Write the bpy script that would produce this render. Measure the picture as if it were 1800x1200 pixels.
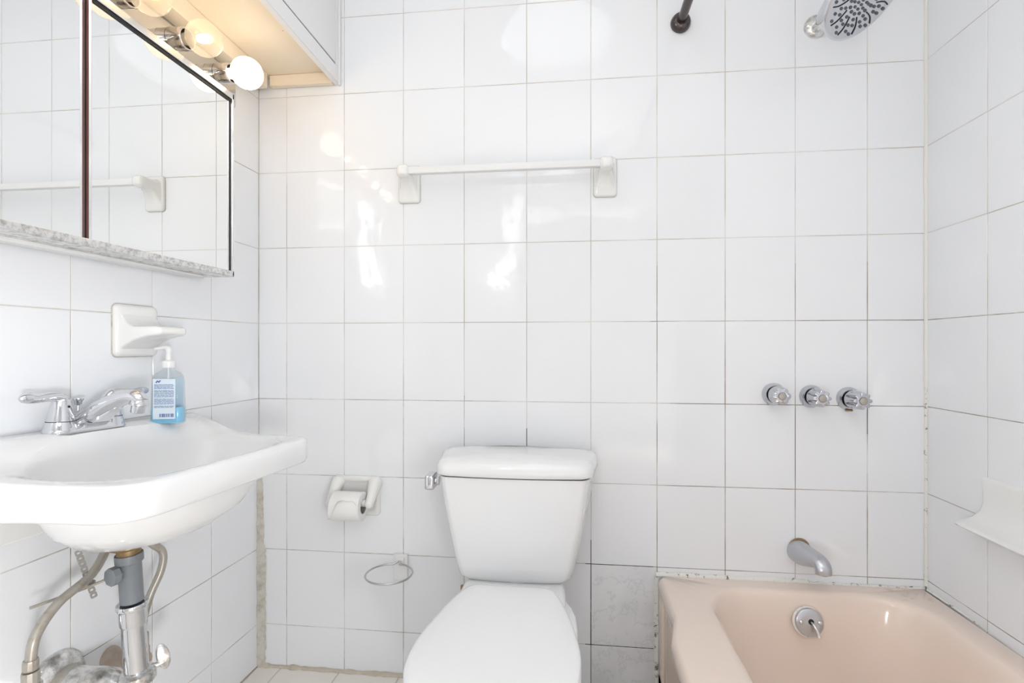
import bpy, bmesh, math, random
from mathutils import Vector, Matrix
random.seed(7)
for o in list(bpy.data.objects): bpy.data.objects.remove(o)
SC = bpy.context.scene
C = SC.collection
PI = math.pi
# ------------------------------------------------------------------ camera
D = 1.575                       # camera to back wall (m)
YAW = math.radians(6.4108)
cam = bpy.data.cameras.new('camera'); cam.sensor_width = 36; cam.lens = 36*890/1800
cam.shift_y = 10/1800; cam.clip_start = 0.02
co = bpy.data.objects.new('camera', cam); C.objects.link(co)
co.location = (0, 0, 1.053); co.rotation_euler = (PI/2, 0, YAW); SC.camera = co
# ------------------------------------------------------------------ world, light, exposure
SC.view_settings.view_transform = 'Standard'; SC.view_settings.look = 'None'
SC.view_settings.gamma = 1; SC.view_settings.use_curve_mapping = False
SC.view_settings.exposure = 0.17
W = bpy.data.worlds.new('world'); SC.world = W; W.use_nodes = True
W.node_tree.nodes['Background'].inputs[0].default_value = (.8, .9, 1, 1)
W.node_tree.nodes['Background'].inputs[1].default_value = .3
bl = bpy.data.lights.new('added_bounce_fill', 'SPOT'); bl.energy = 28; bl.spot_size = math.radians(125); bl.spot_blend = 1; bl.shadow_soft_size = .06
bl.color = (.97, .985, 1)                 # added unseen fill, an assumed flash turned up at the white ceiling
bo = bpy.data.objects.new('added_bounce_fill', bl); C.objects.link(bo); bo.location = (.05, -.12, 1.50); bo.rotation_euler = (PI, 0, 0)
hl_ = bpy.data.lights.new('hall_fill_top', 'AREA'); hl_.shape = 'RECTANGLE'; hl_.size = 1.0; hl_.size_y = .7; hl_.energy = 4; hl_.color = (.97, .985, 1)
ho = bpy.data.objects.new('hall_fill_top', hl_); C.objects.link(ho); ho.location = (.08, -1.45, 2.30); ho.rotation_euler = (PI-.5, 0, 0)   # added unseen fill, bounced softly in through the doorway
fl_ = bpy.data.lights.new('hall_fill_right', 'POINT'); fl_.shadow_soft_size = .20; fl_.energy = 112; fl_.color = (.98, .99, 1)
fo = bpy.data.objects.new('hall_fill_right', fl_); C.objects.link(fo); fo.location = (1.2, -1.2, .72)   # added unseen fill for the lower left wall, right of the doorway
f2_ = bpy.data.lights.new('hall_fill_left', 'POINT'); f2_.shadow_soft_size = .20; f2_.energy = 56; f2_.color = (.98, .99, 1)
f2 = bpy.data.objects.new('hall_fill_left', f2_); C.objects.link(f2); f2.location = (-.75, -1.35, .72)  # added unseen fill for right wall and tub, left of the doorway
CEIL_E = 2.3       # assumed ceiling dome emission
LAMP_E = 18.0      # assumed globe lamp on the wall behind the photographer
BULB_E = 4.3      # lit vanity bulb
XL, KL = -1.022, 0.02765        # left wall: x at back corner, drift per metre of depth
XR, KR = 1.018, -0.01667
AL = -math.atan(KL)             # left wall frame: local x out of the wall, local y to the back
AR = math.atan(KR)
FRONT = -0.55; CEIL = 2.45
def xl(y): return XL + KL*(y-D)
def xr(y): return XR + KR*(y-D)

# ------------------------------------------------------------------ materials
def srgb(r, g, b):
    f = lambda c: (c/255/12.92) if c/255 <= .04045 else ((c/255+.055)/1.055)**2.4
    return (f(r), f(g), f(b), 1)
def mat(name, col, rough=.4, metal=0., **kw):
    m = bpy.data.materials.new(name); m.use_nodes = True
    b = m.node_tree.nodes['Principled BSDF']
    b.inputs['Base Color'].default_value = col; b.inputs['Roughness'].default_value = rough
    b.inputs['Metallic'].default_value = metal
    for k, v in kw.items(): b.inputs[k.replace('_', ' ')].default_value = v
    return m
class N:
    def __init__(s, m): s.t = m.node_tree; s.b = s.t.nodes.get('Principled BSDF')
    def n(s, typ, **kw):
        x = s.t.nodes.new(typ)
        for k, v in kw.items(): setattr(x, k, v)
        return x
    def l(s, a, b): s.t.links.new(a, b)
    def pos(s): return s.n('ShaderNodeNewGeometry').outputs['Position']
    def noise(s, scale, detail=2, rough=.5, vec=None):
        x = s.n('ShaderNodeTexNoise'); x.inputs['Scale'].default_value = scale
        x.inputs['Detail'].default_value = detail; x.inputs['Roughness'].default_value = rough
        s.l(vec if vec is not None else s.pos(), x.inputs['Vector']); return x.outputs['Fac']
    def ramp(s, fac, stops):
        x = s.n('ShaderNodeValToRGB'); e = x.color_ramp.elements
        while len(e) < len(stops): e.new(.5)
        for q, (p, c) in zip(e, stops): q.position = p; q.color = c
        s.l(fac, x.inputs[0]); return x.outputs[0]
    def math(s, op, a, b=None, clamp=False):
        x = s.n('ShaderNodeMath', operation=op, use_clamp=clamp)
        for i, v in enumerate((a, b)):
            if v is None: continue
            if hasattr(v, 'is_linked') or hasattr(v, 'links'): s.l(v, x.inputs[i])
            else: x.inputs[i].default_value = v
        return x.outputs[0]
    def mix(s, fac, a, b):
        x = s.n('ShaderNodeMix', data_type='RGBA')
        for sock, v in ((x.inputs[0], fac), (x.inputs[6], a), (x.inputs[7], b)):
            if hasattr(v, 'links'): s.l(v, sock)
            else: sock.default_value = v
        return x.outputs[2]
    def bump(s, h, strength, dist=.01):
        x = s.n('ShaderNodeBump'); x.inputs['Strength'].default_value = strength; x.inputs['Distance'].default_value = dist
        s.l(h, x.inputs['Height']); s.l(x.outputs[0], s.b.inputs['Normal'])
    def col(s, c): s.l(c, s.b.inputs['Base Color'])
    def box(s, x0, x1, z0, z1, y0=-9, y1=9):        # mask: 1 inside a box of world space
        sp = s.n('ShaderNodeSeparateXYZ'); s.l(s.pos(), sp.inputs[0]); r = None
        for o, a, b in ((0, x0, x1), (2, z0, z1), (1, y0, y1)):
            for op, v in (('GREATER_THAN', a), ('LESS_THAN', b)):
                k = s.math(op, sp.outputs[o], v); r = k if r is None else s.math('MULTIPLY', r, k)
        return r
def specks(n, dens=.06, scale=9., size=.035):        # sparse little dark dirt spots
    v = n.n('ShaderNodeTexVoronoi', feature='F1'); v.inputs['Scale'].default_value = scale
    n.l(n.pos(), v.inputs['Vector'])
    spc = n.n('ShaderNodeSeparateColor'); n.l(v.outputs['Color'], spc.inputs[0])
    return n.math('MULTIPLY', n.math('LESS_THAN', v.outputs['Distance'], size), n.math('LESS_THAN', spc.outputs[0], dens))

def tile_material(name, base, rough=.1, marble=False, dirt=.07):
    m = mat(name, base, rough); n = N(m)
    oi = n.n('ShaderNodeObjectInfo')
    c = n.mix(n.math('MULTIPLY', oi.outputs['Random'], .5), base, tuple(v*.975 for v in base[:3])+(1,))
    if marble:
        w = n.noise(9, 6, .65)
        vein = n.ramp(n.math('ABSOLUTE', n.math('SUBTRACT', w, .5)), [(0, (1,1,1,1)), (.02, (0,0,0,1))])
        c = n.mix(n.math('MULTIPLY', vein, .2), c, srgb(150, 152, 158))
        c = n.mix(n.ramp(n.noise(5, 4), [(.4, (0,0,0,1)), (.7, (.4,.4,.4,1))]), c, srgb(190, 192, 196))
    c = n.mix(n.math('MULTIPLY', specks(n, dirt), .75), c, srgb(90, 84, 78))
    n.col(c)
    h = n.math('ADD', n.noise(7, 1.5), n.math('MULTIPLY', n.noise(26, 1), .10))
    n.bump(h, .16, .02)
    return m
M = {}
M['tile'] = tile_material('white_wall_tile', srgb(244, 246, 249), .06)
M['marble'] = tile_material('grey_veined_tile', srgb(240, 241, 243), .15, True)
M['floor_tile'] = tile_material('cream_floor_tile', srgb(247, 241, 233), .25, False, .2)
m = M['grout'] = mat('grout', srgb(205, 198, 188), .9); n = N(m)
g = n.mix(n.ramp(n.noise(6, 3), [(.42, (0,0,0,1)), (.6, (1,1,1,1))]), srgb(226, 222, 215), srgb(196, 189, 178))
wet = n.math('MULTIPLY', n.box(.245, 1.1, .3, 1.3), n.ramp(n.noise(5, 4, .7), [(.38, (0,0,0,1)), (.6, (1,1,1,1))]))
g = n.mix(n.math('MULTIPLY', wet, .85), g, srgb(124, 106, 84))
low = n.math('MULTIPLY', n.box(-1.1, -.3, -.1, .9), n.ramp(n.noise(8, 4, .7), [(.45, (0,0,0,1)), (.65, (.7,.7,.7,1))]))
g = n.mix(low, g, srgb(140, 126, 104))
mould = n.math('MAXIMUM', n.box(.05, .255, -.1, .40, 1.3), n.math('MAXIMUM', n.box(.05, .078, .3, .46, 1.3), n.box(-.15, -.12, .7, .80, 1.3)))
mould = n.math('MAXIMUM', mould, n.box(.845, .875, .80, .89, 1.3))
mould = n.math('MULTIPLY', mould, n.ramp(n.noise(14, 3), [(.28, (0,0,0,1)), (.4, (1,1,1,1))]))
g = n.mix(mould, g, srgb(28, 24, 22)); n.col(g)
M['floor_grout'] = mat('floor_grout', srgb(214, 205, 192), .9)
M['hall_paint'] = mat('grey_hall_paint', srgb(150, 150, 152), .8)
M['plaster'] = mat('white_plaster', srgb(246, 246, 246), .7)
def porcelain(name, c, r=.08):
    m = mat(name, c, r); m.node_tree.nodes['Principled BSDF'].inputs['Coat Weight'].default_value = .3
    m.node_tree.nodes['Principled BSDF'].inputs['Coat Roughness'].default_value = .03; return m
M['porcelain'] = porcelain('white_porcelain', srgb(244, 245, 246))
M['ceramic'] = porcelain('white_ceramic', srgb(243, 243, 241), .12)
M['seat'] = mat('white_seat_plastic', srgb(246, 247, 248), .22)
m = M['tub'] = porcelain('peach_enamel', srgb(240, 215, 199), .12); n = N(m)
c = n.mix(n.ramp(n.noise(3, 3), [(.4, (0,0,0,1)), (.75, (.5,.5,.5,1))]), srgb(244, 227, 214), srgb(241, 219, 203))
rust = n.math('MULTIPLY', n.box(.86, 1.0, .355, .40, 1.49), n.ramp(n.noise(30, 3, .6), [(.56, (0,0,0,1)), (.64, (.5,.5,.5,1))]))
c = n.mix(rust, c, srgb(214, 188, 164))
drip = n.math('MULTIPLY', n.box(.64, .72, .2, .28, 1.3), n.ramp(n.noise(18, 3), [(.5, (0,0,0,1)), (.65, (.5,.5,.5,1))]))
c = n.mix(n.math('MULTIPLY', drip, 0.), c, srgb(205, 150, 115))
c = n.mix(n.math('MULTIPLY', specks(n, .05, 14, .04), .7), c, srgb(120, 80, 60)); n.col(c)
m = M['chrome'] = mat('chrome', (.70, .71, .74, 1), .06, 1)
m = M['old_chrome'] = mat('pitted_chrome', (.7, .7, .69, 1), .2, 1); n = N(m)
n.col(n.mix(n.ramp(n.noise(60, 5, .7), [(.45, (0,0,0,1)), (.7, (1,1,1,1))]), (.76, .76, .75, 1), (.42, .39, .34, 1)))
n.l(n.ramp(n.noise(45, 4), [(.3, (.1,.1,.1,1)), (.8, (.45,.45,.45,1))]), n.b.inputs['Roughness']); n.bump(n.noise(90, 4), .25, .004)
M['satin'] = mat('worn_satin_chrome', (.55, .56, .59, 1), .28, 1)
m = M['alu'] = mat('corroded_aluminium', (.78, .78, .78, 1), .3, 1); n = N(m)
n.col(n.mix(n.ramp(n.noise(70, 6, .75), [(.45, (0,0,0,1)), (.68, (1,1,1,1))]), (.84, .84, .83, 1), (.40, .39, .38, 1)))
n.l(n.ramp(n.noise(50, 4), [(.3, (.25,.25,.25,1)), (.8, (.6,.6,.6,1))]), n.b.inputs['Roughness'])
M['dark_chrome'] = mat('aged_chrome', (.56, .57, .61, 1), .09, 1)
M['steel'] = mat('bright_frame_steel', (.86, .86, .86, 1), .18, 1)
M['mirror'] = mat('mirror_glass', (.93, .945, .945, 1), .0, 1)
M['black'] = mat('black_gasket', srgb(28, 28, 30), .5)
M['brown'] = mat('brown_channel', srgb(92, 52, 44), .45)
m = M['paint'] = mat('white_cabinet_paint', srgb(236, 236, 236), .35)
n = N(m); n.bump(n.noise(30, 3), .12, .004)
m = M['old_paint'] = mat('yellowed_paint', srgb(240, 228, 208), .5)
n = N(m); n.col(n.mix(n.math('MULTIPLY', specks(n, .15, 30, .06), .7), srgb(240, 228, 208), srgb(150, 120, 90)))
M['white_plastic'] = mat('white_plastic', srgb(240, 240, 240), .3)
M['grey_plastic'] = mat('grey_pipe_plastic', srgb(126, 131, 136), .42)
m = M['hose'] = mat('grey_beige_tube', srgb(176, 170, 160), .35, .35); n = N(m)
n.col(n.mix(n.ramp(n.noise(30, 4, .7), [(.5, (0,0,0,1)), (.75, (.8,.8,.8,1))]), srgb(178, 173, 164), srgb(140, 124, 104)))
m = M['brass'] = mat('tarnished_brass', srgb(176, 146, 104), .4, .7); n = N(m)
n.col(n.mix(n.noise(60, 4), srgb(190, 164, 124), srgb(104, 82, 58)))
m = M['rust'] = mat('crusted_pipe', srgb(170, 150, 130), .8, .2); n = N(m)
n.col(n.mix(n.noise(50, 4), srgb(216, 208, 198), srgb(172, 150, 130))); n.bump(n.noise(80, 4), .6, .006)
M['bronze'] = mat('dark_bronze', srgb(92, 84, 84), .2, .9)
M['strap'] = mat('dull_zinc_strap', srgb(150, 147, 142), .5, .3)
M['rubber'] = mat('grey_rubber', srgb(92, 98, 108), .5)
M['slot'] = mat('black_slot', srgb(20, 22, 24), .5)
m = M['caulk'] = mat('grey_tan_sealant', srgb(204, 199, 188), .8); n = N(m)
n.col(n.mix(n.ramp(n.noise(35, 5, .7), [(.45, (0,0,0,1)), (.7, (.9,.9,.9,1))]), srgb(212, 208, 198), srgb(178, 170, 154))); n.bump(n.noise(60, 4), .5, .004)
m = M['wcaulk'] = mat('white_sealant', srgb(238, 236, 230), .5); n = N(m)
sp_ = n.ramp(n.noise(44, 5, .75), [(.57, (0,0,0,1)), (.63, (1,1,1,1))])
n.col(n.mix(n.math('MULTIPLY', sp_, n.math('MULTIPLY', n.box(.2, 1.1, .0, .95), .9)), srgb(238, 236, 230), srgb(92, 66, 46)))
m = M['dirt'] = mat('dirty_floor_sealant', srgb(206, 198, 182), .9); n = N(m)
n.col(n.mix(n.noise(30, 5, .7), srgb(226, 220, 208), srgb(178, 164, 140)))
M['paper'] = mat('toilet_paper', srgb(247, 246, 244), .95)
M['label'] = mat('pale_blue_label', srgb(226, 238, 248), .4)
M['ink'] = mat('blue_ink', srgb(78, 110, 168), .5)
m = M['liquid'] = mat('blue_gel', srgb(142, 208, 240), .1)
M['door'] = mat('dark_door', srgb(84, 66, 54), .4)
def clear(name, tint, gloss, white=0.):
    m = bpy.data.materials.new(name); m.use_nodes = True; t = m.node_tree; t.nodes.remove(t.nodes['Principled BSDF'])
    tr = t.nodes.new('ShaderNodeBsdfTransparent'); tr.inputs[0].default_value = tint
    gl = t.nodes.new('ShaderNodeBsdfGlossy'); gl.inputs['Roughness'].default_value = .06
    tl = t.nodes.new('ShaderNodeBsdfTranslucent'); tl.inputs[0].default_value = (1, 1, 1, 1)
    lw = t.nodes.new('ShaderNodeLayerWeight'); lw.inputs[0].default_value = .25
    mu = t.nodes.new('ShaderNodeMath'); mu.operation = 'MULTIPLY_ADD'; mu.inputs[1].default_value = .35; mu.inputs[2].default_value = gloss
    m1 = t.nodes.new('ShaderNodeMixShader'); m2 = t.nodes.new('ShaderNodeMixShader'); L = t.links.new
    m1.inputs[0].default_value = white
    L(tr.outputs[0], m1.inputs[1]); L(tl.outputs[0], m1.inputs[2]); L(lw.outputs['Facing'], mu.inputs[0])
    L(mu.outputs[0], m2.inputs[0]); L(m1.outputs[0], m2.inputs[1]); L(gl.outputs[0], m2.inputs[2])
    L(m2.outputs[0], t.nodes['Material Output'].inputs[0]); return m
M['clear'] = clear('clear_plastic', (.93, .97, .985, 1), .03, .06)
M['bulb_glass'] = clear('bulb_glass', (1, .97, .90, 1), .05, .20)
def emit(name, col, s):
    m = bpy.data.materials.new(name); m.use_nodes = True; t = m.node_tree; t.nodes.remove(t.nodes['Principled BSDF'])
    e = t.nodes.new('ShaderNodeEmission'); e.inputs[0].default_value = col; e.inputs[1].default_value = s
    t.links.new(e.outputs[0], t.nodes['Material Output'].inputs[0]); return m
M['lit_bulb'] = emit('lit_bulb', (1, .78, .54, 1), BULB_E)
M['filament'] = emit('glowing_filament', (1, .72, .42, 1), BULB_E*6)
M['dome'] = emit('ceiling_dome_light', (.97, .985, 1, 1), CEIL_E)
M['globe'] = emit('globe_light', (.97, .985, 1, 1), LAMP_E)
M['gap_glow'] = emit('gap_glow_strip', (.95, .98, 1, 1), 4.5)  # emission for the added strips of light around the door

# ------------------------------------------------------------------ mesh helpers
class MB:
    def __init__(s): s.v = []; s.f = []
    def add(s, v, f, mtx=None):
        k = len(s.v)
        s.v += [tuple(mtx @ Vector(p)) if mtx else tuple(p) for p in v]
        s.f += [tuple(i+k for i in q) for q in f]; return s
    def loft(s, rings, cap0=True, cap1=True, closed=True, mtx=None):
        n = len(rings[0]); v = [p for r in rings for p in r]; f = []
        for a in range(len(rings)-1):
            for i in range(n if closed else n-1):
                j = (i+1) % n; f.append((a*n+i, a*n+j, (a+1)*n+j, (a+1)*n+i))
        if cap0: f.append(tuple(reversed(range(n))))
        if cap1: f.append(tuple(range((len(rings)-1)*n, len(rings)*n)))
        return s.add(v, f, mtx)
    def lathe(s, prof, n=24, o=(0,0,0), axis=(0,0,1), cap0=True, cap1=True):
        q = Vector((0,0,1)).rotation_difference(Vector(axis).normalized()).to_matrix().to_4x4()
        mt = Matrix.Translation(o) @ q
        rings = [[(r*math.cos(2*PI*i/n), r*math.sin(2*PI*i/n), z) for i in range(n)] for r, z in prof]
        return s.loft(rings, cap0, cap1, True, mt)
    def tube(s, pts, r, n=12, smooth=0, cap=True):
        if smooth: pts, r = catmull(pts, r, smooth)
        if not hasattr(r, '__len__'): r = [r]*len(pts)
        P = [Vector(p) for p in pts]; rings = []; up = None
        for i, p in enumerate(P):
            t = (P[min(i+1, len(P)-1)]-P[max(i-1, 0)]).normalized()
            if up is None:
                up = Vector((0,0,1)) if abs(t.z) < .9 else Vector((1,0,0))
            a = (up - t*up.dot(t)).normalized(); b = t.cross(a); up = a
            rings.append([tuple(p + (a*math.cos(2*PI*k/n)+b*math.sin(2*PI*k/n))*r[i]) for k in range(n)])
        return s.loft([list(reversed(q)) for q in rings][::-1] if False else rings, cap, cap)
    def box(s, x0, x1, y0, y1, z0, z1, r=0, seg=2, mtx=None):
        bm = bmesh.new(); bmesh.ops.create_cube(bm, size=1)
        for v in bm.verts: v.co = Vector(((x0+x1)/2+v.co.x*(x1-x0), (y0+y1)/2+v.co.y*(y1-y0), (z0+z1)/2+v.co.z*(z1-z0)))
        if r: bmesh.ops.bevel(bm, geom=bm.edges[:], offset=r, segments=seg, affect='EDGES', profile=.5)
        bm.verts.index_update()
        s.add([v.co[:] for v in bm.verts], [tuple(v.index for v in f.verts) for f in bm.faces], mtx); bm.free(); return s
    def obj(s, name, m, parent=None, ang=38):
        me = bpy.data.meshes.new(name); me.from_pydata(s.v, [], s.f)
        bm = bmesh.new(); bm.from_mesh(me); bmesh.ops.recalc_face_normals(bm, faces=bm.faces[:]); bm.to_mesh(me); bm.free()
        me.materials.append(M[m])
        if ang:
            me.shade_smooth(); me.set_sharp_from_angle(angle=math.radians(ang))
        o = bpy.data.objects.new(name, me); C.objects.link(o)
        if parent: o.parent = parent
        return o
def catmull(P, R, k):
    P = [Vector(p) for p in P]; n = len(P)
    if not hasattr(R, '__len__'): R = [R]*n
    out, rr = [], []
    for i in range(n-1):
        p0, p1, p2, p3 = P[max(i-1,0)], P[i], P[i+1], P[min(i+2,n-1)]
        for j in range(k):
            t = j/k
            out.append(.5*((2*p1)+(p2-p0)*t+(2*p0-5*p1+4*p2-p3)*t*t+(3*p1-p0-3*p2+p3)*t**3)); rr.append(R[i]+(R[i+1]-R[i])*t)
    return out+[P[-1]], rr+[R[-1]]
def thing(name, label, cat, loc=(0,0,0), rotz=0, group=None, rot=None):
    o = bpy.data.objects.new(name, None); o.empty_display_size = .05; C.objects.link(o)
    o.location = loc; o.rotation_euler = rot or (0, 0, rotz); tag(o, label, cat, group); return o
def tag(o, label, cat, group=None):
    o['label'] = label; o['category'] = cat
    if group: o['group'] = group
    return o
def struct(o, label=None, cat=None):
    o['kind'] = 'structure'
    if label: o['label'] = label
    if cat: o['category'] = cat
    return o
def rrect(x0, x1, y0, y1, r, k=5, side=4):       # rounded rectangle outline, counter-clockwise, fixed point count
    if not hasattr(r, '__len__'): r = (r, r, r, r)
    cs = [(x1-r[0], y1-r[0], 0, r[0]), (x0+r[1], y1-r[1], PI/2, r[1]), (x0+r[2], y0+r[2], PI, r[2]), (x1-r[3], y0+r[3], 1.5*PI, r[3])]
    out = []
    for q in range(4):
        cx, cy, a, rr = cs[q]
        arc = [(cx+rr*math.cos(a+PI/2*i/k), cy+rr*math.sin(a+PI/2*i/k)) for i in range(k+1)]
        out += arc
        nx, ny, na, nr = cs[(q+1) % 4]; e = (nx+nr*math.cos(na), ny+nr*math.sin(na)); s0 = arc[-1]
        out += [(s0[0]+(e[0]-s0[0])*i/side, s0[1]+(e[1]-s0[1])*i/side) for i in range(1, side)]
    return out
def ss(a, b, x):
    t = max(0, min(1, (x-a)/(b-a))); return t*t*(3-2*t)

# ------------------------------------------------------------------ tiled walls and floor
GAP = .0019
tile_cache = {}
def tile_mesh(w, h, m, th=.006):
    key = (round(w, 4), round(h, 4), m)
    if key in tile_cache: return tile_cache[key]
    a, b, e = w/2, h/2, .0008
    v = [(-a, th, -b), (a, th, -b), (a, th, b), (-a, th, b), (-a, e, -b), (a, e, -b), (a, e, b), (-a, e, b),
         (-a+e, 0, -b+e), (a-e, 0, -b+e), (a-e, 0, b-e), (-a+e, 0, b-e)]
    f = [(8, 9, 10, 11)]
    for i in range(4):
        j = (i+1) % 4; f += [(i, j, j+4, i+4), (i+4, j+4, j+8, i+8)]
    me = bpy.data.meshes.new('tile'); me.from_pydata(v, [], f); me.materials.append(M[m])
    tile_cache[key] = me; return me
def tile_field(wall, us, vs, special=None, flat=False, m='tile', jit=.0022):
    rnd = random.Random(len(us)*31+len(vs))
    for i in range(len(us)-1):
        for j in range(len(vs)-1):
            w, h = us[i+1]-us[i]-GAP, vs[j+1]-vs[j]-GAP
            if w < .008 or h < .008: continue
            mm = special(i, j) if special else m
            o = bpy.data.objects.new('tile', tile_mesh(w, h, mm or m)); C.objects.link(o); o.parent = wall
            u, v = (us[i]+us[i+1])/2, (vs[j]+vs[j+1])/2
            o.location = (u, rnd.uniform(-.0003, .0004), v)
            o.rotation_euler = (rnd.uniform(-jit, jit), 0, rnd.uniform(-jit, jit))
ROWS = [0] + [.138+.2483*k for k in range(0, 10)] + [CEIL]
ROWS = [z for z in ROWS if z < CEIL-.03] + [CEIL]
def slab(name, u0, u1, z0, z1, m, th=.08, y=.0009):
    return MB().box(u0, u1, y, y+th, z0, z1).obj(name, m, None, 0)
wb = struct(slab('wall_back', XL-.1, XR+.1, 0, CEIL, 'grout'), 'white glazed tile wall behind the toilet and tub', 'wall'); wb.location = (0, D, 0)
UB = [XL] + [-.9245+.1984*k for k in range(10)] + [XR]
def sp(i, j): return 'marble' if i == 6 and j < 2 else None
tile_field(wb, UB, ROWS, sp)
wl = struct(slab('wall_left', FRONT-D, 0, 0, CEIL, 'grout'), 'white tiled wall on the left behind sink and mirror', 'wall')
wl.location = (XL, D, 0); wl.rotation_euler = (0, 0, PI/2+AL)
UL = sorted([0] + [1.36-D-.2035*k for k in range(10)] + [FRONT-D])
tile_field(wl, UL, ROWS)
wr = struct(slab('wall_right', 0, D-FRONT, 0, CEIL, 'grout'), 'white tiled wall on the right beside the bathtub', 'wall')
wr.location = (XR, D, 0); wr.rotation_euler = (0, 0, -PI/2+AR)
UR = sorted([0] + [D-1.357+.2*k for k in range(10)] + [D-FRONT])
tile_field(wr, UR, ROWS)
fl = struct(MB().box(-1.3, 1.7, -2.35, D+.08, -.1, -.0013).obj('floor', 'floor_grout', None, 0), 'cream square tile floor', 'floor')
FX = [-1.02] + [-.94+.2*k for k in range(10)] + [1.02]
FY = [FRONT] + sorted([D-.2*k for k in range(0, 11) if D-.2*k > FRONT+.02])
for i in range(len(FX)-1):
    for j in range(len(FY)-1):
        if FX[i] > .28 and FY[j] > .05: continue            # under the tub
        w, h = FX[i+1]-FX[i]-.004, FY[j+1]-FY[j]-.004
        o = bpy.data.objects.new('tile', tile_mesh(w, h, 'floor_tile')); C.objects.link(o); o.parent = fl
        o.location = ((FX[i]+FX[i+1])/2, (FY[j]+FY[j+1])/2, 0); o.rotation_euler = (-PI/2, 0, 0)
struct(MB().box(-1.3, 1.7, -2.35, D+.08, CEIL, CEIL+.08).obj('ceiling', 'plaster', None, 0), 'plain white ceiling', 'ceiling')
wf = MB()
DX0, DX1, DZ = -.36, .76, 2.04                              # doorway in the wall behind the photographer
for a in ((-1.25, DX0, 0, CEIL), (DX1, XR+.15, 0, CEIL), (DX0, DX1, DZ, CEIL)): wf.box(a[0], a[1], FRONT-.08, FRONT, a[2], a[3])
struct(wf.obj('wall_front', 'plaster', None, 0), 'white plaster wall with the doorway', 'wall')
d = struct(MB().box(DX0-.76, DX0-.01, FRONT-.135, FRONT-.095, .006, DZ-.005, .003, 1).obj('door_1', 'door'), 'dark wooden door folded open against the hall wall', 'door')
MB().lathe([(.026, 0), (.026, .006), (.012, .01), (.012, .035), (.027, .045), (.027, .06), (.015, .07)], 20, (DX0-.70, FRONT-.135, 1.0), (0, -1, 0)).obj('door_handle', 'chrome', d)
HY = -2.3
hw = MB(); hw.box(-1.25, -1.20, HY, FRONT-.08, 0, CEIL); hw.box(1.6, 1.65, HY, FRONT-.08, 0, CEIL); hw.box(-1.25, 1.65, HY-.05, HY, 0, CEIL); hw.box(1.1, 1.65, FRONT-.08, FRONT-.03, 0, CEIL)
struct(hw.obj('wall_hall', 'hall_paint', None, 0), 'unseen grey hall walls beyond the doorway, toned to dim reflections', 'wall')  # unseen hall, walls greyed so the tiles reflect them dimly
w1 = MB()
w1.box(-.445, -.375, FRONT-.004, FRONT+.004, 1.60, 2.20); w1.box(-.56, .06, FRONT-.004, FRONT+.004, 2.25, 2.295)  # glowing strips stand in for bright gaps around a door ajar
w1 = struct(w1.obj('door_gap_glow_1', 'gap_glow', None, 0), 'added glowing strips standing in for light around a door ajar', 'door_gap_glow')

# sealant and trim
def ribbon(name, quads, m):                                   # irregular thin strip from left/right point pairs, extruded
    mb = MB(); mb.v = []; k = len(quads)
    for a, b, nrm in quads:
        a, b, nrm = Vector(a), Vector(b), Vector(nrm); mid = (a+b)/2
        mb.v += [tuple(a), tuple(a.lerp(b, .2)+nrm*.8), tuple(mid+nrm), tuple(a.lerp(b, .8)+nrm*.8), tuple(b)]
    for i in range(k-1):
        for j in range(4): mb.f.append((i*5+j, i*5+j+1, (i+1)*5+j+1, (i+1)*5+j))
    return mb.obj(name, m)
rnd = random.Random(3)
q = []
for i in range(60):
    z = .002+i*.0115; w = .013+.012*math.sin(min(1, (.69-z)/.3)*PI*.5)+rnd.uniform(-.0025, .0025)
    if z > .40: w *= .75
    q.append(((XL-.0005, D-.010-rnd.uniform(0, .003), z), (XL+w, D-.0004, z), (.0022, -.0022, 0)))
struct(ribbon('trim_1', q, 'caulk'), 'grey tan sealant smeared up the left corner below the sink', 'sealant')
q = []
for i in range(120):
    z = .37+i*.0173; w = .0065+rnd.uniform(-.0008, .0008)
    q.append(((XR-w, D-.0004, z), (XR-.0002, D-w, z), (-.0015, -.0015, 0)))
struct(ribbon('trim_2', q, 'wcaulk'), 'white sealant bead down the right corner of the shower', 'sealant')
q = []
for i in range(90):
    x = XL+.004+i*(.266-XL)/90; w = .008+rnd.uniform(-.003, .004)
    q.append(((x, D-.0004, w*.9), (x, D-w-.004, .0004), (0, -.0015, .0015)))
struct(ribbon('trim_3', q, 'dirt'), 'dirty sealant line where back wall meets floor', 'sealant')
q = []
for i in range(80):
    x = .262+i*(1.01-.262)/79; w = (.010 if x < .70 else .003)+rnd.uniform(-.002, .003)
    q.append(((x, D-.0004, .362+w), (x, D-.006-rnd.uniform(0, .002), .362), (0, -.0018, .001)))
struct(ribbon('trim_4', q, 'wcaulk'), 'white mould-spotted sealant along the tub and back wall', 'sealant')
q = []
for i in range(50):
    z = .004+i*.0072; w = .007+rnd.uniform(-.002, .002)
    q.append(((.264-w, D-.0004, z), (.269, D-.006, z), (-.001, -.0015, 0)))
struct(ribbon('trim_5', q, 'wcaulk'), 'vertical mouldy white sealant between tub end and tiles', 'sealant')
q = []
for i in range(50):
    y = 1.565-i*.030; w = .0035+rnd.uniform(-.001, .001)
    q.append(((xr(y)-.0003, y, .361+w), (xr(y)-.007, y, .361), (-.001, 0, .001)))
struct(ribbon('trim_6', q, 'wcaulk'), 'white sealant between tub rim and right wall', 'sealant')

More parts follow.
